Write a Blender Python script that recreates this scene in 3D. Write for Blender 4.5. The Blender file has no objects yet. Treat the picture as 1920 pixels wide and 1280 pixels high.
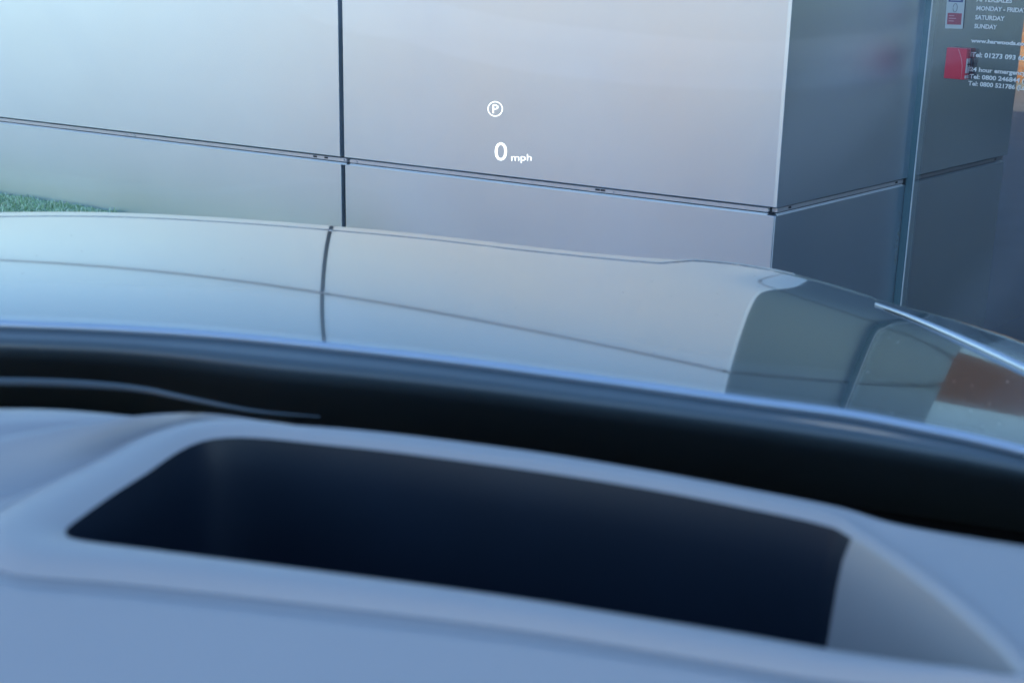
import bpy, bmesh, math, random
from mathutils import Vector, Matrix
random.seed(7)
sc = bpy.context.scene
R = math.radians

# ---------------------------------------------------------------- camera, light, exposure
FPX, EYE = 2553.0, 1.5                      # focal length in photo pixels (1920 wide), eye height
PITCH, ROLL = math.atan(744 / FPX), math.atan(.0215)
fw = Vector((0, math.cos(PITCH), -math.sin(PITCH)))
up0 = Vector((0, math.sin(PITCH), math.cos(PITCH)))
rt = Vector((1, 0, 0)) * math.cos(ROLL) + up0 * math.sin(ROLL)
up = Vector((-1, 0, 0)) * math.sin(ROLL) + up0 * math.cos(ROLL)
CAM = Vector((0, 0, EYE))
cd = bpy.data.cameras.new('camera'); cam = bpy.data.objects.new('camera', cd)
sc.collection.objects.link(cam); sc.camera = cam
cam.matrix_world = Matrix(((rt.x, up.x, -fw.x, 0), (rt.y, up.y, -fw.y, 0), (rt.z, up.z, -fw.z, EYE), (0, 0, 0, 1)))
cd.sensor_width = 36; cd.lens = FPX / 1920 * 36
cd.clip_start = .02; cd.clip_end = 600
cd.dof.use_dof = True; cd.dof.focus_distance = 5.7; cd.dof.aperture_fstop = 8.0

SUN_H, SUN_E = 92.0, 27.0                  # heading (from +Y towards +X) and elevation of the sun
w = bpy.data.worlds.new('World'); sc.world = w; w.use_nodes = True
nt = w.node_tree; bgn = nt.nodes['Background']
sky = nt.nodes.new('ShaderNodeTexSky'); sky.sky_type = 'NISHITA'; sky.sun_disc = False
sky.sun_elevation = R(SUN_E); sky.sun_rotation = R(SUN_H); sky.air_density = 1.3; sky.dust_density = .4; sky.ozone_density = 3.5
nt.links.new(sky.outputs[0], bgn.inputs[0]); bgn.inputs[1].default_value = .15
sd = bpy.data.lights.new('sun', 'SUN'); so = bpy.data.objects.new('sun', sd); sc.collection.objects.link(so)
sd.energy = 3.2; sd.angle = R(.6); sd.color = (1, .8, .58)
sv = Vector((math.sin(R(SUN_H)) * math.cos(R(SUN_E)), math.cos(R(SUN_H)) * math.cos(R(SUN_E)), math.sin(R(SUN_E))))
so.rotation_euler = sv.to_track_quat('Z', 'Y').to_euler(); so.location = (6, -6, 12)
sc.view_settings.view_transform = 'Standard'; sc.view_settings.look = 'None'
sc.view_settings.gamma = 1; sc.view_settings.use_curve_mapping = False
sc.view_settings.exposure = 1.62
sc.cycles.max_bounces = 10; sc.cycles.glossy_bounces = 6; sc.cycles.transparent_max_bounces = 12

# ---------------------------------------------------------------- helpers
def ray(px, py):
    return rt * (px - 960) - up * (py - 640) + fw * FPX
def at_z(px, py, z):                        # point of the ground-parallel plane z seen at a photo pixel
    d = ray(px, py); return CAM + d * ((z - EYE) / d.z)
def at_plane(px, py, P, n):
    d = ray(px, py); return CAM + d * ((P - CAM).dot(n) / d.dot(n))
def head(h): return Vector((math.sin(R(h)), math.cos(R(h)), 0))
Z = Vector((0, 0, 1))

def link(name, me, mat=None, parent=None, **props):
    o = bpy.data.objects.new(name, me); sc.collection.objects.link(o)
    if mat and me is not None and not me.materials: me.materials.append(mat)
    if parent: o.parent = parent
    for k, v in props.items(): o[k] = v
    return o
def thing(name, label, cat, group=None, **kw):
    o = bpy.data.objects.new(name, None); sc.collection.objects.link(o)
    o['label'] = label; o['category'] = cat
    if group: o['group'] = group
    return o
def mesh(name, verts, faces, smooth=False):
    me = bpy.data.meshes.new(name); me.from_pydata([tuple(v) for v in verts], [], faces); me.update()
    if smooth: me.polygons.foreach_set('use_smooth', [True] * len(me.polygons))
    return me
def boxes(name, L, bevel=0, seg=2):         # L: (origin, a, b, c, a0,a1,b0,b1,c0,c1)
    bm = bmesh.new()
    for (O, a, b, c, a0, a1, b0, b1, c0, c1) in L:
        vs = [bm.verts.new(O + a * x + b * y + c * z) for x in (a0, a1) for y in (b0, b1) for z in (c0, c1)]
        for q in ((0, 1, 3, 2), (4, 6, 7, 5), (0, 4, 5, 1), (2, 3, 7, 6), (0, 2, 6, 4), (1, 5, 7, 3)):
            bm.faces.new([vs[i] for i in q])
    bmesh.ops.recalc_face_normals(bm, faces=bm.faces)
    if bevel: bmesh.ops.bevel(bm, geom=list(bm.edges), offset=bevel, segments=seg, affect='EDGES', profile=.5)
    me = bpy.data.meshes.new(name); bm.to_mesh(me); bm.free()
    if bevel:
        lim = (bevel * 2.2) ** 2            # broad faces stay flat, only the folded edges are shaded round
        for p_ in me.polygons: p_.use_smooth = len(p_.vertices) == 4 and min((me.vertices[p_.vertices[k]].co - me.vertices[p_.vertices[k - 1]].co).length for k in range(4)) < bevel * 1.3
        big = {v for p_ in me.polygons if not p_.use_smooth for v in p_.vertices}
        nrm = {}
        for p_ in me.polygons:
            if not p_.use_smooth:
                for v in p_.vertices:
                    if v not in nrm or p_.area > nrm[v][0]: nrm[v] = (p_.area, p_.normal.copy())
        me.normals_split_custom_set_from_vertices([nrm[i][1] if i in nrm else (0, 0, 0) for i in range(len(me.vertices))])
    return me
def tube(name, pts, rad, n=8, close=False):
    V, F = [], []
    m = len(pts)
    for i, p in enumerate(pts):
        t = (pts[min(i + 1, m - 1)] - pts[max(i - 1, 0)]).normalized()
        a = t.cross(Z).normalized(); b = a.cross(t)
        r = rad(i / (m - 1)) if callable(rad) else rad
        for k in range(n):
            an = 2 * math.pi * k / n; V.append(p + a * (r * math.cos(an)) + b * (r * math.sin(an)))
    for i in range(m - 1):
        for k in range(n):
            F.append((i * n + k, i * n + (k + 1) % n, (i + 1) * n + (k + 1) % n, (i + 1) * n + k))
    return mesh(name, V, F, True)
def interp(pts, x):                         # smooth cubic through (x, y...) sorted by x
    n = len(pts)
    if x <= pts[0][0]: i = 0
    elif x >= pts[-1][0]: i = n - 2
    else: i = max(k for k in range(n - 1) if pts[k][0] <= x)
    p1, p2 = pts[i], pts[i + 1]; p0 = pts[i - 1] if i > 0 else None; p3 = pts[i + 2] if i + 2 < n else None
    h = p2[0] - p1[0]; t = (x - p1[0]) / h
    m = (p2[1] - p1[1]) / h
    m1 = m if p0 is None else (m + (p1[1] - p0[1]) / (p1[0] - p0[0])) / 2
    m2 = m if p3 is None else (m + (p3[1] - p2[1]) / (p3[0] - p2[0])) / 2
    if t < 0: return p1[1] + m1 * (x - p1[0])
    if t > 1: return p2[1] + m2 * (x - p2[0])
    return (2*t**3-3*t*t+1)*p1[1] + (t**3-2*t*t+t)*h*m1 + (-2*t**3+3*t*t)*p2[1] + (t**3-t*t)*h*m2
def spline(P, n, closed=False):             # centripetal-free Catmull-Rom through 3-D points
    out = []; m = len(P); segs = m if closed else m - 1
    for i in range(segs):
        if closed: a, b, c, d = P[(i - 1) % m], P[i], P[(i + 1) % m], P[(i + 2) % m]
        else: a, b, c, d = P[max(i - 1, 0)], P[i], P[i + 1], P[min(i + 2, m - 1)]
        for k in range(n):
            t = k / n
            out.append(.5 * ((2 * b) + (c - a) * t + (2 * a - 5 * b + 4 * c - d) * t * t + (3 * b - a - 3 * c + d) * t ** 3))
    if not closed: out.append(P[-1].copy())
    return out
def strip(name, rows, closed=False, flip=False, smooth=True):
    n = len(rows[0]); V = [v for r in rows for v in r]; F = []
    for j in range(len(rows) - 1):
        for i in range(n if closed else n - 1):
            k = (i + 1) % n; q = (j * n + i, j * n + k, (j + 1) * n + k, (j + 1) * n + i)
            F.append(q[::-1] if flip else q)
    return mesh(name, V, F, smooth)

# ---------------------------------------------------------------- materials
def mat(name, col, rough=.5, metal=0, coat=0, spec=.5, noise=None, bump=None, coat_rough=.02):
    m = bpy.data.materials.new(name); m.use_nodes = True
    t = m.node_tree; b = t.nodes['Principled BSDF']
    b.inputs['Base Color'].default_value = (*col, 1); b.inputs['Roughness'].default_value = rough
    b.inputs['Metallic'].default_value = metal; b.inputs['Coat Weight'].default_value = coat
    b.inputs['Coat Roughness'].default_value = coat_rough
    b.inputs['Specular IOR Level'].default_value = spec
    tc = t.nodes.new('ShaderNodeTexCoord')
    if noise:                               # (scale, amount, rough_amount)
        n = t.nodes.new('ShaderNodeTexNoise'); n.inputs['Scale'].default_value = noise[0]; n.inputs['Detail'].default_value = 5
        t.links.new(tc.outputs['Object'], n.inputs['Vector'])
        mr = t.nodes.new('ShaderNodeMapRange'); mr.inputs[3].default_value = 1 - noise[1]; mr.inputs[4].default_value = 1 + noise[1]
        t.links.new(n.outputs['Fac'], mr.inputs[0])
        mx = t.nodes.new('ShaderNodeMix'); mx.data_type = 'RGBA'; mx.blend_type = 'MULTIPLY'; mx.inputs[0].default_value = 1
        mx.inputs[6].default_value = (*col, 1); t.links.new(mr.outputs[0], mx.inputs[7]); t.links.new(mx.outputs[2], b.inputs['Base Color'])
        if len(noise) > 2:
            m2 = t.nodes.new('ShaderNodeMapRange'); m2.inputs[3].default_value = rough - noise[2]; m2.inputs[4].default_value = rough + noise[2]
            t.links.new(n.outputs['Fac'], m2.inputs[0]); t.links.new(m2.outputs[0], b.inputs['Roughness'])
    if bump:                                # (scale, strength, distance)
        n = t.nodes.new('ShaderNodeTexNoise'); n.inputs['Scale'].default_value = bump[0]; n.inputs['Detail'].default_value = bump[3] if len(bump) > 3 else 4
        t.links.new(tc.outputs['Object'], n.inputs['Vector'])
        bp = t.nodes.new('ShaderNodeBump'); bp.inputs['Strength'].default_value = bump[1]; bp.inputs['Distance'].default_value = bump[2]
        t.links.new(n.outputs['Fac'], bp.inputs['Height']); t.links.new(bp.outputs[0], b.inputs['Normal'])
    return m
def glass(name, tint, r0, gain=1.0):        # thin pane: clear straight through, mirror by angle
    m = bpy.data.materials.new(name); m.use_nodes = True; t = m.node_tree; t.nodes.clear()
    out = t.nodes.new('ShaderNodeOutputMaterial'); out.name = 'Material Output'; mix = t.nodes.new('ShaderNodeMixShader')
    tr = t.nodes.new('ShaderNodeBsdfTransparent'); tr.inputs[0].default_value = (*tint, 1)
    gl = t.nodes.new('ShaderNodeBsdfGlossy'); gl.inputs['Roughness'].default_value = 0; gl.inputs[0].default_value = (.95, .98, 1, 1)
    g = t.nodes.new('ShaderNodeNewGeometry'); d = t.nodes.new('ShaderNodeVectorMath'); d.operation = 'DOT_PRODUCT'
    t.links.new(g.outputs['Normal'], d.inputs[0]); t.links.new(g.outputs['Incoming'], d.inputs[1])
    def mth(op, a, b=None, clamp=False):
        n = t.nodes.new('ShaderNodeMath'); n.operation = op; n.use_clamp = clamp
        for i, v in enumerate((a, b)):
            if v is None: continue
            if isinstance(v, (int, float)): n.inputs[i].default_value = v
            else: t.links.new(v, n.inputs[i])
        return n.outputs[0]
    c = mth('ABSOLUTE', d.outputs['Value']); q = mth('POWER', mth('SUBTRACT', 1, c, True), 5)
    fr = mth('MULTIPLY', mth('ADD', mth('MULTIPLY', q, 1 - r0), r0), gain, True)
    t.links.new(fr, mix.inputs[0]); t.links.new(tr.outputs[0], mix.inputs[1]); t.links.new(gl.outputs[0], mix.inputs[2])
    t.links.new(mix.outputs[0], out.inputs[0]); return m
def reflection_streaks(m, amount):                       # pale streaks painted into the glass as windscreen reflections
    t = m.node_tree; out = t.nodes['Material Output']; src = out.inputs[0].links[0].from_socket
    tc = t.nodes.new('ShaderNodeTexCoord'); mp = t.nodes.new('ShaderNodeMapping'); mp.inputs['Scale'].default_value = (7, .9, .9); mp.inputs['Rotation'].default_value = (0, 0, R(-6))
    n = t.nodes.new('ShaderNodeTexNoise'); n.inputs['Scale'].default_value = 1.6; n.inputs['Detail'].default_value = 3
    t.links.new(tc.outputs['Object'], mp.inputs[0]); t.links.new(mp.outputs[0], n.inputs['Vector'])
    mr = t.nodes.new('ShaderNodeMapRange'); mr.inputs[1].default_value = .48; mr.inputs[2].default_value = .70; mr.inputs[4].default_value = amount; mr.inputs[3].default_value = amount * .2
    t.links.new(n.outputs['Fac'], mr.inputs[0])
    tl = t.nodes.new('ShaderNodeBsdfTranslucent'); tl.inputs[0].default_value = (.85, .9, .95, 1)
    mx = t.nodes.new('ShaderNodeMixShader'); t.links.new(mr.outputs[0], mx.inputs[0]); t.links.new(src, mx.inputs[1]); t.links.new(tl.outputs[0], mx.inputs[2]); t.links.new(mx.outputs[0], out.inputs[0])
def emit(name, col, s):
    m = bpy.data.materials.new(name); m.use_nodes = True; b = m.node_tree.nodes['Principled BSDF']
    b.inputs['Base Color'].default_value = (0, 0, 0, 1); b.inputs['Emission Color'].default_value = (*col, 1)
    b.inputs['Emission Strength'].default_value = s; return m

M_panel = mat('anodised_panel', (.62, .72, .81), .40, .92, noise=(1.1, .05, .05), bump=(1.6, .12, .02, 1))
M_rail = mat('aluminium_rail', (.60, .58, .60), .4, .35, noise=(30, .12))
M_edge = mat('aluminium_edge', (.88, .92, .95), .3, .15)
M_joint = mat('joint_membrane', (.02, .035, .045), .55)
M_black = mat('black_void', (.004, .004, .005), .9)
M_frame = mat('window_frame_paint', (.09, .19, .23), .3, .2)
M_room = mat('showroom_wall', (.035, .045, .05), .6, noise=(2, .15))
M_floor = mat('showroom_floor', (.07, .08, .08), .3)
M_glass = glass('showroom_glass', (.66, .74, .76), .20)
M_wind = glass('windscreen_glass', (.90, .96, .97), .05, .9)
reflection_streaks(M_wind, .10)
M_body = mat('car_paint', (.10, .11, .125), .07, .85, coat=.65, noise=(4, .04), bump=(2.5, .015, .008, 2))
M_cowl = mat('cowl_gloss_black', (.05, .078, .10), .38, 0, coat=.5, noise=(3, .3), coat_rough=.15)
M_dash = mat('dash_soft_grey', (.33, .33, .35), .38, 0, spec=.5, noise=(5, .04), bump=(900, .15, .0006))
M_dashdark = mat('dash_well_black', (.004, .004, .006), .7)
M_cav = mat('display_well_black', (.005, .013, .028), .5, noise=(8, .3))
M_white = mat('white_vinyl', (.93, .95, .96), .5)
M_red = mat('red_plastic', (.80, .035, .08), .3)
M_clear = glass('clear_plastic', (.95, .9, .92), .08)
M_ground = mat('asphalt', (.30, .305, .335), .9, noise=(3, .25), bump=(90, .5, .01))
M_pave = mat('paving', (.22, .21, .20), .85, noise=(6, .2))
M_hud = emit('display_light', (.93, .97, 1), .82)

# ---------------------------------------------------------------- setting: ground and planting bed
GZ = -.58                                   # the yard lies a little below the planted bed
me = mesh('ground', [(-200, -200, GZ), (200, -200, GZ), (200, 200, GZ), (-200, 200, GZ)], [(0, 1, 2, 3)])
link('ground', me, M_ground, kind='structure')

# ---------------------------------------------------------------- showroom
SEAM = .43
K = at_z(1454, 397, SEAM); K.z = 0          # outer corner of the cladding on the ground
dA, nA = head(-59.9), head(-149.9)
dB, nB = head(42.0), head(132.0)
dC, nC = head(132.0), head(222.0)
J = at_plane(1700, 337, K, nB); J.z = 0
SB = (J - K).length
G = (at_plane(643, 302, K, nA) - K).dot(dA)  # distance of the vertical joint from the corner
ROWS = [(GZ + .01, SEAM - .0195), (SEAM + .018, 1.84), (1.875, 3.3), (3.335, 4.8), (4.835, 6.4)]
show = thing('showroom_building', 'metal clad car showroom with dark glazed entrance, large silver panels turning a sharp corner', 'building')
show.location = (0, 0, 0)
def panel(O, d, n, s0, s1, z0, z1, off=0):
    # tray with a folded, softly rounded edge
    me = boxes('panel', [(O, d, n, Z, s0, s1, -.03, off, z0, z1)], .0028, 2)
    return link('panel', me, M_panel, show)
colsA = [(0.004, G - .013), (G + .013, G + 3.3), (G + 3.327, G + 6.6), (G + 6.627, G + 9.9)]
for r_, (z0, z1) in enumerate(ROWS):
    for i, (s0, s1) in enumerate(colsA):
        e = .0 if r_ == 0 else -.012
        panel(K, dA, nA, s0 + (e if i == 0 else 0), s1, z0, z1, 0.0 if r_ == 0 else .006)
    panel(K, dB, nB, (.004 if r_ == 0 else -.008), SB - .006, z0, z1, 0.0 if r_ == 0 else .010)
# the narrow aluminium rails lying in the horizontal joints, with screw heads, slots and a pale strip added as the panel's lit top edge
def rail(O, d, n, s0, s1, z):
    rl = link('rail', boxes('rail', [(O, d, n, Z, s0, s1, -.03, -.003, z - .0075, z + .0105)], .002), M_rail, show)
    bb_, cc_ = (n * .88 - Z * .48), (Z * .88 + n * .48)
    link('panel_edge_glint', boxes('panel_edge_glint', [(O + Z * (z - .0125) - n * .010, d, bb_, cc_, s0, s1, 0, .0150, -.002, .0005)], .0004, 1), M_edge, rl)
    return rl
for z in (SEAM, 1.857, 3.317, 4.817):
    ra = rail(K, dA, nA, .035, G - .04, z); rail(K, dA, nA, G - .02, G + 9.8, z)
    rb = rail(K, dB, nB, .02, SB - .03, z)
    if z == SEAM:
        for px, py in ((1120, 356), (590, 292), (611, 294.5), (1130, 357.5)):
            s = (at_plane(px, py, K, nA) - K).dot(dA)
            link('slot', boxes('slot', [(K, dA, nA, Z, s - .012, s + .012, -.0045, -.0015, z - .001, z + .008)], .001, 1), M_black, ra)
        for px, py in ((1149, 358), (668, 301), (237, 251), (252, 253), (645, 299), (1440, 393)):
            s = (at_plane(px, py, K, nA) - K).dot(dA)
            bm = bmesh.new(); bmesh.ops.create_cone(bm, cap_ends=True, segments=12, radius1=.0065, radius2=.0045, depth=.006)
            me = bpy.data.meshes.new('screw'); bm.to_mesh(me); bm.free()
            o = link('screw', me, M_rail, ra); o.location = K + dA * s + nA * (.000) + Z * (z + .001)
            o.rotation_euler = nA.to_track_quat('Z', 'Y').to_euler()
        for s in (.12, SB - .1):
            link('slot', boxes('slot', [(K, dB, nB, Z, s - .012, s + .012, -.0045, -.0015, z - .001, z + .008)], .001, 1), M_black, rb)
# membrane behind the joints
link('membrane', boxes('membrane', [(K, dA, nA, Z, .05, G + 9.9, -.08, -.032, GZ, 6.4), (K, dB, nB, Z, .05, SB - .01, -.08, -.034, GZ, 6.4)]), M_joint, show)
# dried sealant runs near the frame
bm = bmesh.new()
for k in range(46):
    t = random.random(); c = K + dB * (SB - .035 + random.gauss(0, .009)) + nB * .0012 + Z * (.02 + .26 * t ** 1.3)
    h = random.uniform(.002, .011); wdt = random.uniform(.0012, .0035)
    q = [c + dB * wdt * a + Z * h * b + dB * random.gauss(0, .001) for a, b in ((-1, -1), (1, -.8), (.8, 1), (-1, .9))]
    f = bm.faces.new([bm.verts.new(v) for v in q])
me = bpy.data.meshes.new('sealant_smear'); bm.to_mesh(me); bm.free()
link('sealant_smear', me, mat('sealant', (.45, .5, .5), .6), show, kind='stuff')
# glazed entrance
GL = 5.6
wf = link('window_frame', boxes('window_frame', [(J, dC, nC, Z, .002, .044, -.06, .014, GZ, 3.29)], .002), M_frame, show)
link('edge_trim', boxes('edge_trim', [(J, dC, nC, Z, .0445, .050, -.03, .024, GZ, 3.29)], .0012, 1), M_edge, show)
gp = link('window_pane', boxes('window_pane', [(J, dC, nC, Z, .05, GL, .016, .020, GZ + .03, 3.28)]), M_glass, show)
link('window_frame', boxes('window_frame', [(J, dC, nC, Z, GL, GL + .06, -.06, .01, GZ, 3.29)], .002), M_frame, show)
link('fascia', boxes('fascia', [(J, dC, nC, Z, 0, GL + .06, -.06, .006, 3.335, 6.4)], .003), M_panel, show)
# added dark wing beyond the glazing, the interior, roof
E = J + dC * (GL + .06)
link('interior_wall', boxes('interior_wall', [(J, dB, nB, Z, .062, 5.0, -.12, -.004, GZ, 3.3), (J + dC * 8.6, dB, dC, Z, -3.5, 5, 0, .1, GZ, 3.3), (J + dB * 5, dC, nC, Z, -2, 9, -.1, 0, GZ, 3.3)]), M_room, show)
link('interior_floor', boxes('interior_floor', [(J, dC, dB, Z, -.0, 7.5, .07, 5, GZ, GZ + .012)]), M_floor, show)
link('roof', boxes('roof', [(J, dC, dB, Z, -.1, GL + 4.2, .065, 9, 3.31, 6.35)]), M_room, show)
link('shade_wing', boxes('shade_wing', [(E, nC, dC, Z, -.1, 3.9, .004, .25, GZ, 6.4), (E + nC * 3.9, dC, nC, Z, .255, 7.5, -.25, 0, GZ, 6.4)], .003), mat('shade_wing_dark', (.035, .042, .05), .3, .3, noise=(2, .1)), show)  # unseen wing, added to block light and darken the return wall

# lettering on the glass
def text_mesh(s, size, bold=0.0, sp=1.0, align='LEFT', ext=0.0):
    cu = bpy.data.curves.new('t', 'FONT'); cu.body = s; cu.size = size; cu.offset = bold; cu.space_character = sp
    cu.align_x = align; cu.resolution_u = 3; cu.extrude = ext
    o = bpy.data.objects.new('t', cu); sc.collection.objects.link(o)
    me = bpy.data.meshes.new_from_object(o.evaluated_get(bpy.context.evaluated_depsgraph_get()))
    bpy.data.objects.remove(o); bpy.data.curves.remove(cu); return me
def place(me, name, O, ex, ey, mat_, parent, sx=1, shear=0, **kw):
    ez = ex.cross(ey)
    for v in me.vertices: v.co = O + ex * (v.co.x * sx) + ey * v.co.y + ez * v.co.z
    me.materials.clear(); me.materials.append(mat_)
    return link(name, me, None, parent, **kw)
PG = J + nC * .022
def line(s, px, py, hpx, x1=None, bold=.0):   # baseline start pixel and cap height in pixels
    a = at_plane(px, py, PG, nC); b = at_plane(px, py - hpx, PG, nC)
    cap = abs(b.z - a.z); size = cap / .70
    me = text_mesh(s, size, bold * size)
    sx = 1
    if x1:
        c = at_plane(x1[0], x1[1], PG, nC); wd = (c - a).dot(dC)
        sx = wd / (max(v.co.x for v in me.vertices) - min(v.co.x for v in me.vertices))
    return place(me, 'lettering', Vector((a.x, a.y, a.z)), dC, Z, M_white, gp, sx)
line('AFTERSALES', 1831, 3, 8.5, (1898, 7), .034)
line('MONDAY - FRIDAY', 1830, 19.5, 8, (1925, 26), .034)
line('SATURDAY', 1828, 36.5, 8, (1883, 41), .034)
line('SUNDAY', 1826.5, 53, 8, (1869, 56), .034)
line('www.harwoods.co.uk', 1821, 79.5, 7, (1938, 90), .042)
line('Tel: 01273 093 660', 1821, 106.5, 8.5, (1930, 113), .03)
line('24 hour emergency call-out', 1818, 133.5, 8, (1968, 150), .03)
line('Tel: 0800 246844 (Jaguar)', 1817, 147, 8, (1958, 160), .03)
line('Tel: 0800 521786 (Land Rover)', 1815, 160, 8, (1975, 174), .03)
line('10:00 - 16:00', 1960, 66, 8, (2035, 76), .034)
line('08:30 - 13:00', 1962, 49, 8, (2037, 58), .034)
line('08:00 - 18:00', 1964, 32, 8, (2039, 40), .012)

# fire call point behind the glass, on the inner wall; paper notice above it
kl = [at_plane(x, y, J + nC * .07, nC) for x, y in ((1768, 147), (1772, 89), (1811, 92))]
k0c = kl[0] - nC * .05
cp = thing('fire_call_point', 'small red fire alarm box beside the white phone numbers on the glass', 'alarm box')
k0 = kl[0]; wbox = (kl[2] - kl[1]).dot(dC); zt, zb = kl[1].z, kl[0].z
k0 = Vector((k0.x, k0.y, 0))
ex_, ey_ = dC, -nC
link('housing', boxes('housing', [(k0, ex_, ey_, Z, .002, wbox, 0, .049, zb, zt)], .004, 2), M_red, cp)
fx = k0 + ex_ * wbox
link('front_plate', boxes('front_plate', [(fx, ey_, ex_, Z, .006, .044, 0, .003, zb + .030, zt - .045)], .001, 1), M_white, cp)
link('arrow_mark', boxes('arrow_mark', [(fx, ey_, ex_, Z, .012, .038, .0032, .005, (zb + zt) / 2 - .004, (zb + zt) / 2 + .002), (fx, ey_, ex_, Z, .023, .027, .0032, .005, (zb + zt) / 2 - .012, (zb + zt) / 2 + .010)]), M_black, cp)
link('label_strip', boxes('label_strip', [(fx, ey_, ex_, Z, .006, .040, 0, .003, zb + .006, zb + .020)], .0005, 1), M_white, cp)
link('clear_cover', boxes('clear_cover', [(fx, ey_, ex_, Z, .003, .047, .006, .016, zb + .002, zt - .002)], .004, 1), M_clear, cp)
link('cover_ridge', tube('cover_ridge', [k0 + dC * (wbox * a) + nC * .001 + Z * (zb + (zt - zb) * b) for a, b in ((.60, .96), (.68, .85), (.80, .65), (.86, .45), (.88, .2), (.87, .03))], .0012), mat('pale_ridge', (.9, .45, .5), .3), cp)

nt_ = thing('notice_card', 'white laminated notice with blue top and red block above the red alarm box', 'notice')
q = [at_plane(x, y, J + nC * .024, nC) for x, y in ((1772, 53.5), (1805, 54.5), (1812, -28), (1778, -30))]
def quad(a0, a1, b0, b1, lift):
    out = []
    for a, b in ((a0, b0), (a1, b0), (a1, b1), (a0, b1)):
        lo = q[0].lerp(q[1], a); hi = q[3].lerp(q[2], a); out.append(lo.lerp(hi, b) + nC * lift)
    return out
def card(name, r_, lift, th, m):
    f_ = quad(*r_, lift); b_ = quad(*r_, lift - th)
    return link(name, mesh(name, f_ + b_, [(0, 1, 2, 3), (7, 6, 5, 4), (0, 4, 5, 1), (1, 5, 6, 2), (2, 6, 7, 3), (3, 7, 4, 0)]), m, nt_)
card('card', (0, 1, 0, 1), .002, .002, mat('card_white', (.62, .66, .66), .4))
card('red_block', (.1, .9, .09, .35), .0026, .0005, mat('card_red', (.42, .06, .09), .4))
card('blue_block', (.1, .9, .60, .93), .0026, .0005, mat('card_blue', (.05, .07, .24), .4))
card('blue_block_inset', (.2, .8, .63, .86), .0031, .0004, mat('card_pale', (.45, .5, .62), .4))
for k in range(3):
    card('print_line', (.18, .48 + .12 * (k == 1), .28 - .06 * k, .30 - .06 * k), .003, .0003, mat('card_pink', (.7, .35, .38), .5))
ov = [(q[0].lerp(q[1], .5)).lerp(q[3].lerp(q[2], .5), .47) + nC * .0032 + dC * (.010 * math.cos(a)) + Z * (.019 * math.sin(a)) for a in [k * math.pi / 12 for k in range(25)]]
link('oval_mark', tube('oval_mark', ov, .0012, 5), mat('card_grey', (.12, .14, .15), .5), nt_)

# ---------------------------------------------------------------- grass verge against the wall
V, F = [], []
def blade(c, h, wd, az, lean):
    a = Vector((math.cos(az), math.sin(az), 0)); b = Vector((-a.y, a.x, 0)); i = len(V)
    for t in (0, .5, 1):
        p = c + Z * (h * t) + b * (lean * t * t); ww = wd * (1 - .75 * t)
        V.append(p - a * ww); V.append(p + a * ww)
    F.extend([(i, i + 1, i + 3, i + 2), (i + 2, i + 3, i + 5, i + 4)])
for _ in range(19000):
    s = random.uniform(3.9, 7.5); n_ = random.uniform(.02, .68)
    c = K + dA * s + nA * n_
    if random.random() < .12: c += Vector((random.gauss(0, .01), random.gauss(0, .01), 0))
    m_ = .75 + .35 * math.sin(s * 21 + 3 * math.sin(n_ * 17)) * math.sin(n_ * 23 + s * 5)
    blade(c - Z * .022, random.uniform(.012, .034) * m_, random.uniform(.0025, .0055), random.uniform(0, 6.28), random.uniform(-.03, .03))
gm = bpy.data.materials.new('grass_blade'); gm.use_nodes = True; t = gm.node_tree; b = t.nodes['Principled BSDF']
g = t.nodes.new('ShaderNodeNewGeometry'); cr = t.nodes.new('ShaderNodeValToRGB')
cr.color_ramp.elements[0].color = (.26, .42, .20, 1); cr.color_ramp.elements[1].color = (.85, .93, .75, 1)
e = cr.color_ramp.elements.new(.55); e.color = (.50, .74, .42, 1)
t.links.new(g.outputs['Random Per Island'], cr.inputs[0]); t.links.new(cr.outputs[0], b.inputs['Base Color']); b.inputs['Roughness'].default_value = .45
link('grass', mesh('grass', V, F), gm, label='short bright artificial grass along the wall foot', kind='stuff')
link('verge', boxes('verge', [(K, dA, nA, Z, 2.55, 7.6, .005, .70, GZ, -.018)], .002, 1), mat('turf_backing', (.22, .36, .22), .9), kind='structure')

# ---------------------------------------------------------------- brick building across the yard (seen mirrored in the glass)
bb = thing('brick_building', 'sunlit orange brick building across the yard mirrored in the entrance glass', 'building')
BO = Vector((-10.5, -11, 0)); dD = head(-14); nD = head(76)
M_brick = bpy.data.materials.new('brick_orange'); M_brick.use_nodes = True; t = M_brick.node_tree; b = t.nodes['Principled BSDF']
g = t.nodes.new('ShaderNodeNewGeometry'); cr = t.nodes.new('ShaderNodeValToRGB')
cr.color_ramp.elements[0].color = (.58, .24, .09, 1); cr.color_ramp.elements[1].color = (.80, .44, .20, 1)
t.links.new(g.outputs['Random Per Island'], cr.inputs[0]); t.links.new(cr.outputs[0], b.inputs['Base Color']); b.inputs['Roughness'].default_value = .85
link('wall', boxes('wall', [(BO, dD, nD, Z, 0, 13.4, -5, 0, GZ, 3.4)]), mat('mortar', (.5, .45, .38), .9), bb)
Vb, Fb = [], []
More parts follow.
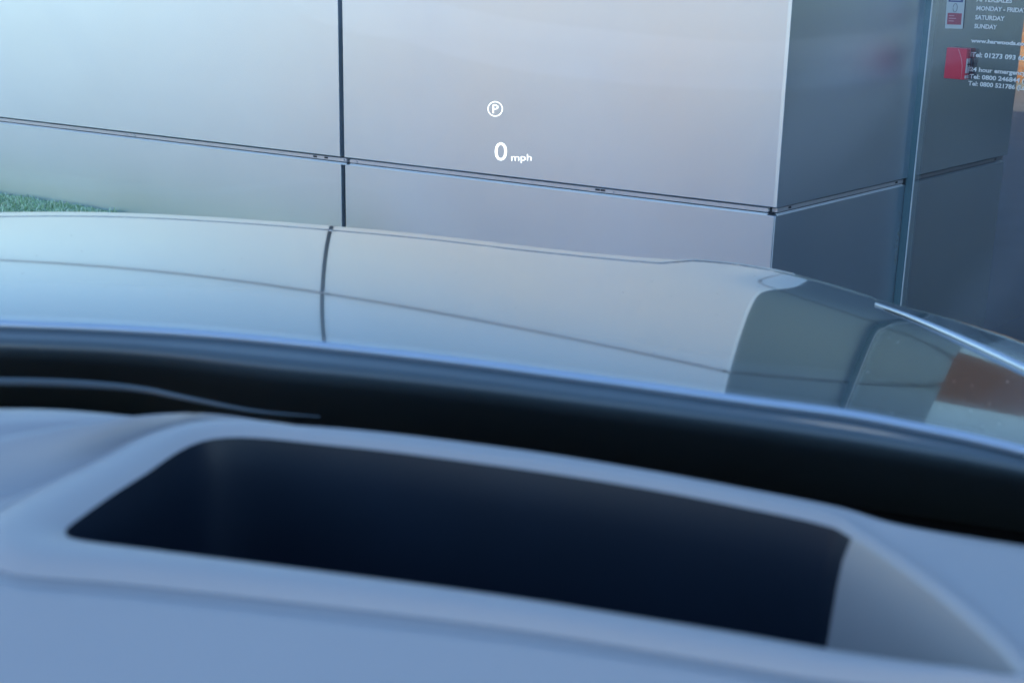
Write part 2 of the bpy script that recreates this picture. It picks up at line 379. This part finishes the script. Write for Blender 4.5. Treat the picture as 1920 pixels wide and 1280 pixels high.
for r_ in range(30):
    for c_ in range(59):
        s = c_ * .225 + (.1125 if r_ % 2 else 0) + .006; z = GZ + .12 + r_ * .0665
        w_, h_ = .212, .056; i = len(Vb); dpt = .012 + random.uniform(-.003, .003)
        for a_, n_, zz in ((0, 0, 0), (w_, 0, 0), (w_, 0, h_), (0, 0, h_), (0, dpt, 0), (w_, dpt, 0), (w_, dpt, h_), (0, dpt, h_)):
            Vb.append(BO + dD * (s + a_) + nD * n_ + Z * (z + zz))
        for f_ in ((4, 5, 6, 7), (0, 1, 5, 4), (1, 2, 6, 5), (2, 3, 7, 6), (3, 0, 4, 7)): Fb.append(tuple(i + k for k in f_))
link('bricks', mesh('bricks', Vb, Fb), M_brick, bb, kind='stuff')
link('render_band', boxes('render_band', [(BO, dD, nD, Z, -.02, 13.42, -.1, .022, 1.56, 3.38)], .004), mat('cream_render', (.72, .62, .42), .9, noise=(2, .08)), bb)
for s_ in (3.1, 5.9, 9.6):
    link('downpipe', boxes('downpipe', [(BO, dD, nD, Z, s_, s_ + .09, .03, .11, GZ + .1, 3.3)], .02), mat('pipe_dark', (.09, .06, .05), .5), bb)
link('plinth', boxes('plinth', [(BO, dD, nD, Z, -.05, 13.45, -.1, .06, GZ, GZ + .11)], .01), mat('render_grey', (.35, .35, .33), .9, noise=(3, .15)), bb)
for k in range(4):
    s = 1.0 + k * 3.3
    wn = link('window', boxes('window', [(BO, dD, nD, Z, s, s + 1.5, .0, .05, .5, 1.5)], .01), mat('window_white', (.75, .75, .72), .5), bb)
    link('pane', boxes('pane', [(BO, dD, nD, Z, s + .09, s + .71, .051, .055, 0.6, 1.4), (BO, dD, nD, Z, s + .79, s + 1.41, .051, .055, 0.6, 1.4)]), mat('dark_pane', (.02, .03, .04), .05), wn)
rf = [BO + dD * a + nD * b_ + Z * c_ for a in (-.3, 13.7) for b_, c_ in ((.35, 3.35), (-2.5, 5.0), (-5.4, 3.35))]
link('roof', mesh('roof', rf, [(0, 3, 4, 1), (1, 4, 5, 2), (0, 1, 2), (3, 5, 4), (0, 2, 5, 3)]), mat('roof_tile', (.16, .09, .06), .9, noise=(8, .3)), bb)

# ---------------------------------------------------------------- the car we sit in
car = thing('parked_car', 'grey parked car seen from its driving seat, glossy bonnet mirroring the wall', 'car')
PHI = 8.0; cf, cr_ = head(PHI), head(PHI + 90)
# bonnet skin: one smooth crowned surface
CREASE = None
SK = [((0, 0), 1.03), ((1, 0), -0.06962), ((2, 0), -0.03915), ((3, 0), 0.02009), ((0, 1), -0.06895), ((0, 2), -0.04858), ((0, 3), 0.06843), ((1, 1), -0.03463), ((2, 1), 0.073), ((1, 2), 0.10053), ((4, 0), 0.03836), ((3, 1), 0.13662), ((2, 2), 0.11158), ((0, 4), -0.05169), ((1, 3), -0.00625)]
def S(x, y):                                # crowned skin of the bonnet and wing, in metres
    xc = max(-1.0, min(1.0, x)); yc = y - 1.8
    z = sum(c * xc ** i * yc ** j for (i, j), c in SK) - .12 * max(0, abs(x) - 1.0)
    if CREASE:                              # the flank beyond the pressed crease line tips up a little
        A_, t_, n_ = CREASE; rx, ry = x - A_.x, y - A_.y
        u_ = rx * n_.x + ry * n_.y; al = (rx * t_.x + ry * t_.y) / .16; fd = max(0, min(1, al)); fd = fd * fd * (3 - 2 * fd)
        wd = .016; z += .11 * fd * wd * math.log1p(math.exp(max(-40, min(40, u_ / wd)))) 
    return z
def skin(px, py):
    d_ = ray(px, py); d_ = d_ / d_.y
    g = lambda y: EYE + d_.z * y - S(d_.x * y, y)
    y, best = .9, (9, 0); prev = g(.9)
    while y < 2.75:
        y2 = y + .02; v = g(y2)
        if v <= 0:
            a_, b_ = y, y2
            for _ in range(22):
                m_ = (a_ + b_) / 2
                if g(m_) > 0: a_ = m_
                else: b_ = m_
            return CAM + d_ * b_
        if v < best[0]: best = (v, y2)
        y = y2
    y = best[1]; P = CAM + d_ * y; P.z = S(P.x, P.y); return P
ca, cb = skin(1300, 506), skin(1632, 592)
ct = Vector((cb.x - ca.x, cb.y - ca.y, 0)).normalized(); CREASE = (ca, ct, Vector((-ct.y, ct.x, 0)))
SIL = [(-600, 440), (-200, 404), (0, 398), (200, 398), (400, 407), (640, 425), (800, 440), (1000, 463), (1220, 484), (1340, 491), (1450, 507), (1550, 532), (1640, 560), (1780, 597), (1920, 643), (2200, 760), (2500, 900)]
SHUT = [(1640, 572), (1700, 594), (1800, 637), (1920, 693), (2100, 782), (2500, 1000)]
BLUE = [(-600, 590), (-200, 596), (0, 604), (200, 612), (400, 625), (640, 649), (800, 667), (920, 682), (1060, 701), (1200, 720), (1320, 737), (1414, 750), (1600, 775), (1726, 799), (1820, 818), (1920, 842), (2200, 915), (2500, 1000)]
us = [-560 + 20 * i for i in range(154)]
cols = []
for u_ in us:
    v0 = interp(BLUE, u_) + 70; v1 = interp(SIL, u_)
    lip = 8 if u_ < 1240 else max(0, 8 * (1 - (u_ - 1240) / 60))
    if u_ > 1640: v1 = max(v1, interp(SHUT, u_) + 2)
    else: v1 += lip
    col = [skin(u_, v0 + (v1 - v0) * (1 - (1 - j / 40) ** 1.3)) for j in range(41)]
    h_ = Vector((col[-1].x, col[-1].y, 0)).normalized(); e_ = col[-1]
    if u_ > 1640: col += [e_ + h_ * .003 - Z * .004, e_ + h_ * .003 - Z * .03]
    else: col += [e_ + h_ * .0005 - Z * .001, e_ + h_ * .0008 - Z * .02]
    cols.append(col)
link('bonnet', strip('bonnet', cols, flip=True), M_body, car)
# nose panel ahead of the bonnet
cols = []
for u_ in [x for x in us if x <= 1640]:
    v0 = interp(SIL, u_) + 8 if u_ < 1240 else interp(SIL, u_) + max(0, 8 * (1 - (u_ - 1240) / 60))
    a_ = skin(u_, v0); h_ = Vector((a_.x, a_.y, 0)).normalized()
    a_ = a_ + h_ * .002; v1 = interp(SIL, u_); b_ = skin(u_, v1) if v0 - v1 > .5 else a_ + h_ * .01
    cols.append([a_ - Z * .03, a_ - Z * .0003, a_.lerp(b_, .03), a_.lerp(b_, .15), a_.lerp(b_, .4), a_.lerp(b_, .7), a_.lerp(b_, .93), b_, b_ + h_ * .004 - Z * .0012, b_ + h_ * .04 - Z * .012, b_ + h_ * .09 - Z * .05, b_ + h_ * .13 - Z * .14, b_ + h_ * .14 - Z * .45, b_ + h_ * .05 - Z * .75])
link('nose_panel', strip('nose_panel', cols, flip=True), M_body, car)
# front wing outboard of the shut line
cols = []
for u_ in [x for x in us if x >= 1620]:
    v0 = interp(SHUT, u_) - 4; v1 = interp(SIL, u_); v0 = max(v0, v1 + 2)
    a_ = skin(u_, v0)
    col = [a_ - Z * .03, a_ - Z * .002] + [skin(u_, v0 + (v1 - v0) * j / 8) for j in range(9)]
    e_ = col[-1]; h_ = (Vector((e_.x, e_.y, 0)).normalized() * .6 + cr_ * .4).normalized()
    col += [e_ + h_ * .04 - Z * .012, e_ + h_ * .09 - Z * .05, e_ + h_ * .13 - Z * .14, e_ + h_ * .14 - Z * .45, e_ + h_ * .05 - Z * .75]
    cols.append(col)
link('front_wing', strip('front_wing', cols, flip=True), M_body, car)
sh = [skin(u_, interp(SHUT, u_) - 1) + Z * .0015 for u_ in range(1642, 2300, 12)]
link('shut_line_glint', tube('shut_line_glint', sh, lambda t: .0022 + .0045 * min(1, t * 3)), mat('bright_edge', (.5, .55, .62), .3, .7), car)  # pale tube added as the bright sky reflection along the shut line

# dried specks on the paint
bm = bmesh.new()
for _ in range(170):
    u_ = random.uniform(0, 1900); v0, v1 = interp(BLUE, u_), interp(SIL, u_) + 12
    if u_ > 1640: v1 = interp(SHUT, u_) + 8
    c_ = skin(u_, random.uniform(v1, v0)); r_ = random.choice((.0005, .0007, .0009, .0014))
    vs = [bm.verts.new(c_ + Z * .0006 + Vector((math.cos(a), math.sin(a), 0)) * r_ * random.uniform(.6, 1.3)) for a in [k * math.pi / 3 for k in range(6)]]
    bm.faces.new(vs)
me = bpy.data.meshes.new('dust_specks'); bm.to_mesh(me); bm.free()
link('dust_specks', me, mat('dust', (.42, .44, .45), .8), car, kind='stuff')

# scuttle panel under the windscreen
def row(curve, z, n=70, dv=0, u0=-600, u1=2450):
    out = []
    for i in range(n + 1):
        u_ = u0 + (u1 - u0) * i / n
        zz = z(u_) if callable(z) else z
        out.append(at_z(u_, interp(curve, u_) + dv, zz))
    return out
LOW = [(-600, 715), (0, 722), (200, 732), (300, 742), (480, 770), (700, 791), (955, 819), (1185, 849), (1400, 878), (1560, 905), (1920, 960), (2450, 1050)]
def mixc(c1, c2, t):
    return [(u_, interp(c1, u_) * (1 - t) + interp(c2, u_) * t) for u_ in range(-600, 2500, 80)]
rows = [row(BLUE, 1.02, dv=30), row(BLUE, 1.120, dv=-2), row(BLUE, 1.128, dv=-3), row(BLUE, 1.131, dv=2), row(BLUE, 1.130, dv=7), row(BLUE, 1.1278, dv=12)]
for t_, zz in ((.08, 1.1262), (.16, 1.1250), (.28, 1.1215), (.4, 1.114), (.55, 1.098), (.7, 1.076), (.85, 1.052), (1, 1.03)):
    rows.append(row(mixc([(a, b + 10) for a, b in BLUE], LOW, t_), zz))
rows.append(row(LOW, .9, dv=60))
link('scuttle_panel', strip('scuttle_panel', rows), M_cowl, car)
link('scuttle_glint', tube('scuttle_glint', [p_ + Z * .0 for p_ in row(BLUE, 1.131, dv=4, n=90)], .0042), mat('glint_blue', (.36, .46, .60), .3, .5), car)  # blue tube painting the sky highlight on the scuttle's rounded rim
# thin pale demister lip at the left
LIP = [(-400, 712), (0, 713), (120, 716), (270, 728), (340, 742), (480, 768), (600, 778)]
link('demister_lip', tube('demister_lip', [at_z(u_, interp(LIP, u_) + 3, 1.115) for u_ in range(-400, 610, 20)], lambda t: .0042 * (1 - .85 * max(0, (t - .55) / .45))), mat('lip_grey', (.055, .08, .10), .45), car)

# windscreen
lo = row(BLUE, 1.133, dv=-1, n=60)
wr = []
for j in range(13):
    t_ = j / 12
    wr.append([p_ - cf * (1.12 * t_) + Z * (.70 * t_ + .05 * math.sin(math.pi * t_)) for p_ in lo])
link('windscreen', strip('windscreen', wr), M_wind, car)

# dashboard: rim of the display well, top pad, well
ZD = 1.165
N = 8
# key points: opening edge (clockwise from far left) with matching outer outlines
OPEN = [(400, 812), (640, 826), (960, 866), (1200, 903), (1400, 941), (1540, 971), (1598, 997), (1760, 1110), (1905, 1248), (1790, 1241), (1580, 1210), (1400, 1178), (1200, 1146), (960, 1108), (640, 1064), (300, 1020), (150, 1000), (122, 985), (150, 958), (260, 885)]
op = [at_z(x, y, ZD) for x, y in OPEN]
cen = at_z(900, 1010, ZD)
def closed(P): return spline(P, N, True)
O0 = closed(op); n0 = len(O0)
def offset(P, dist):                        # outward offset in plan
    out = []; m = len(P)
    for i in range(m):
        t_ = (P[(i + 2) % m] - P[(i - 2) % m]).normalized(); nn = Vector((-t_.y, t_.x, 0))
        if nn.dot(P[i] - cen) < 0: nn = -nn
        d_ = dist(i / m) if callable(dist) else dist
        out.append(P[i] + nn * d_)
    return out
# width of the rim round the loop: narrow at the far side, wide at the left corner
def rimw(f_):
    k = f_ * len(OPEN)
    return interp([(-1, .05), (0, .040), (1, .022), (3, .0195), (5, .019), (6, .012), (7, .012), (8.5, .012), (10, .026), (13, .030), (15, .040), (16.5, .050), (17.5, .055), (18.5, .052), (20, .040)], k)
def lev(fr, dz): return [p_ + Z * dz for p_ in offset(O0, lambda f_: rimw(f_) * fr)]
rim = [lev(1.0, -.006), lev(.85, -.0015), lev(.6, .001), lev(.35, .0005), lev(.15, -.001), lev(0, -.004)]
link('display_bezel', strip('display_bezel', rim, True), M_dash, car)
# inner walls of the display well: black all round, light on the right side painted in as paler grey
def wall_rows(idx, slope, steps=10, depth=.15):
    out = []
    for j in range(steps + 1):
        t_ = j / steps
        rr = []
        for i in idx:
            p_ = O0[i]; q_ = (cen - p_); q_.z = 0; q_.normalize()
            rr.append(Vector((p_.x, p_.y, ZD - .004)) + q_ * (slope * t_ * depth + .004 * min(1, t_ * 8)) - Z * (depth * t_))
        out.append(rr)
    return out
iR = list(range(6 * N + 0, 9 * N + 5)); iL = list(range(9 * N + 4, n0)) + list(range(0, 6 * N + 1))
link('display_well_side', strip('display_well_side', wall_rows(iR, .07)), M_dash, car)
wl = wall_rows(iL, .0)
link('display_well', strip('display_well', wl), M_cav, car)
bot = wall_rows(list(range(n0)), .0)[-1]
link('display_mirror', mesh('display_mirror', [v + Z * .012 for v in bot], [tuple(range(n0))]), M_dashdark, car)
# soft grey dash top round the bezel
OUT = [(320, 786, 1.163), (640, 803, 1.161), (960, 841, 1.161), (1200, 879, 1.161), (1400, 916, 1.161), (1570, 950, 1.162), (1690, 984, 1.163), (1925, 1023, 1.163), (2500, 1110, 1.16),
       (2500, 1500, 1.14), (1800, 1700, 1.12), (1500, 1700, 1.12), (1200, 1700, 1.12), (850, 1700, 1.12), (500, 1700, 1.12), (0, 1600, 1.12), (-400, 1500, 1.12), (-700, 1150, 1.14), (-600, 800, 1.155), (0, 766, 1.16)]
OO = spline([at_z(*o) for o in OUT], N, True)
L1 = lev(1.0, -.006)
TT = [0, .015, .03, .05, .08, .12, .16, .2, .25, .3, .35, .4, .45, .5, .56, .62, .7, .8, .9, 1]
rows = [[p_ - Z * .02 for p_ in lev(.97, 0)]]
for t_ in TT:
    rr = []
    for i in range(n0):
        k = i / n0 * len(OPEN)
        left = max(0, 1 - abs((k if k > 5 else k + 20) - 19.0) / 1.9); left = left * left * (3 - 2 * left)
        near = max(0, 1 - abs(k - 13.0) / 4.2); near = min(1, near * 3)
        p_ = L1[i].lerp(OO[i], t_)
        dz = 1.7 * left * (-.006 * math.exp(-((t_ - .10) / .05) ** 2) + .010 * math.exp(-((t_ - .28) / .10) ** 2) - .004 * math.exp(-((t_ - .6) / .05) ** 2))
        dz += near * (-.004 * math.exp(-((t_ - .02) / .02) ** 2) * (1 if t_ > 0 else 0))
        p_ = p_ + Z * dz; rr.append(p_)
    rows.append(rr)
rows.append([p_ - Z * .01 + (p_ - cen).normalized() * .004 for p_ in rows[-1]])
rows.append([p_ - Z * .25 for p_ in rows[-1]])
link('dash_top', strip('dash_top', rows, True, flip=True), M_dash, car)
link('dash_gap_shade', mesh('dash_gap_shade', [at_z(x, y, .955) for x, y in ((-900, 640), (2700, 960), (2700, 1900), (-900, 1900))], [(0, 1, 2, 3)]), M_dashdark, car)  # black sheet put in for the deep shade beyond the dash

# ---------------------------------------------------------------- head-up display: its picture stands about three metres ahead
DH = 5.0
def hp(px, py): d_ = ray(px, py); return CAM + d_ * (DH / d_.length * 1.0)
HO = hp(940, 250); ex_h = rt.copy(); ey_h = up.copy()
pxm = DH / FPX * 1.0
hud = thing('head_up_display', 'glowing white parking symbol and 0 mph speed floating above the bonnet', 'display')
def htext(s_, px, py, hpx, bold, wpx, cap=.70):
    me = text_mesh(s_, hpx * pxm / cap, bold * hpx * pxm)
    a = hp(px, py); xs = [v.co.x for v in me.vertices]; x0 = min(xs)
    for v in me.vertices: v.co.x -= x0
    return place(me, 'symbol', a, ex_h, ey_h, M_hud, hud, wpx * pxm / (max(xs) - x0))
htext('P', 923.5, 212.5, 16, .004, 11)
htext('0', 927.5, 301, 34, .0, 23)
htext('mph', 958.5, 301.5, 13, .0, 38, .72)
rc = hp(928.5, 204.5); n_ = 48; ri, ro_ = 12.3 * pxm, 14.1 * pxm
Vr = [rc + ex_h * (r_ * math.cos(2 * math.pi * k / n_)) + ey_h * (r_ * math.sin(2 * math.pi * k / n_)) for r_ in (ri, ro_) for k in range(n_)]
link('ring', mesh('ring', Vr, [(k, (k + 1) % n_, n_ + (k + 1) % n_, n_ + k) for k in range(n_)]), M_hud, hud)
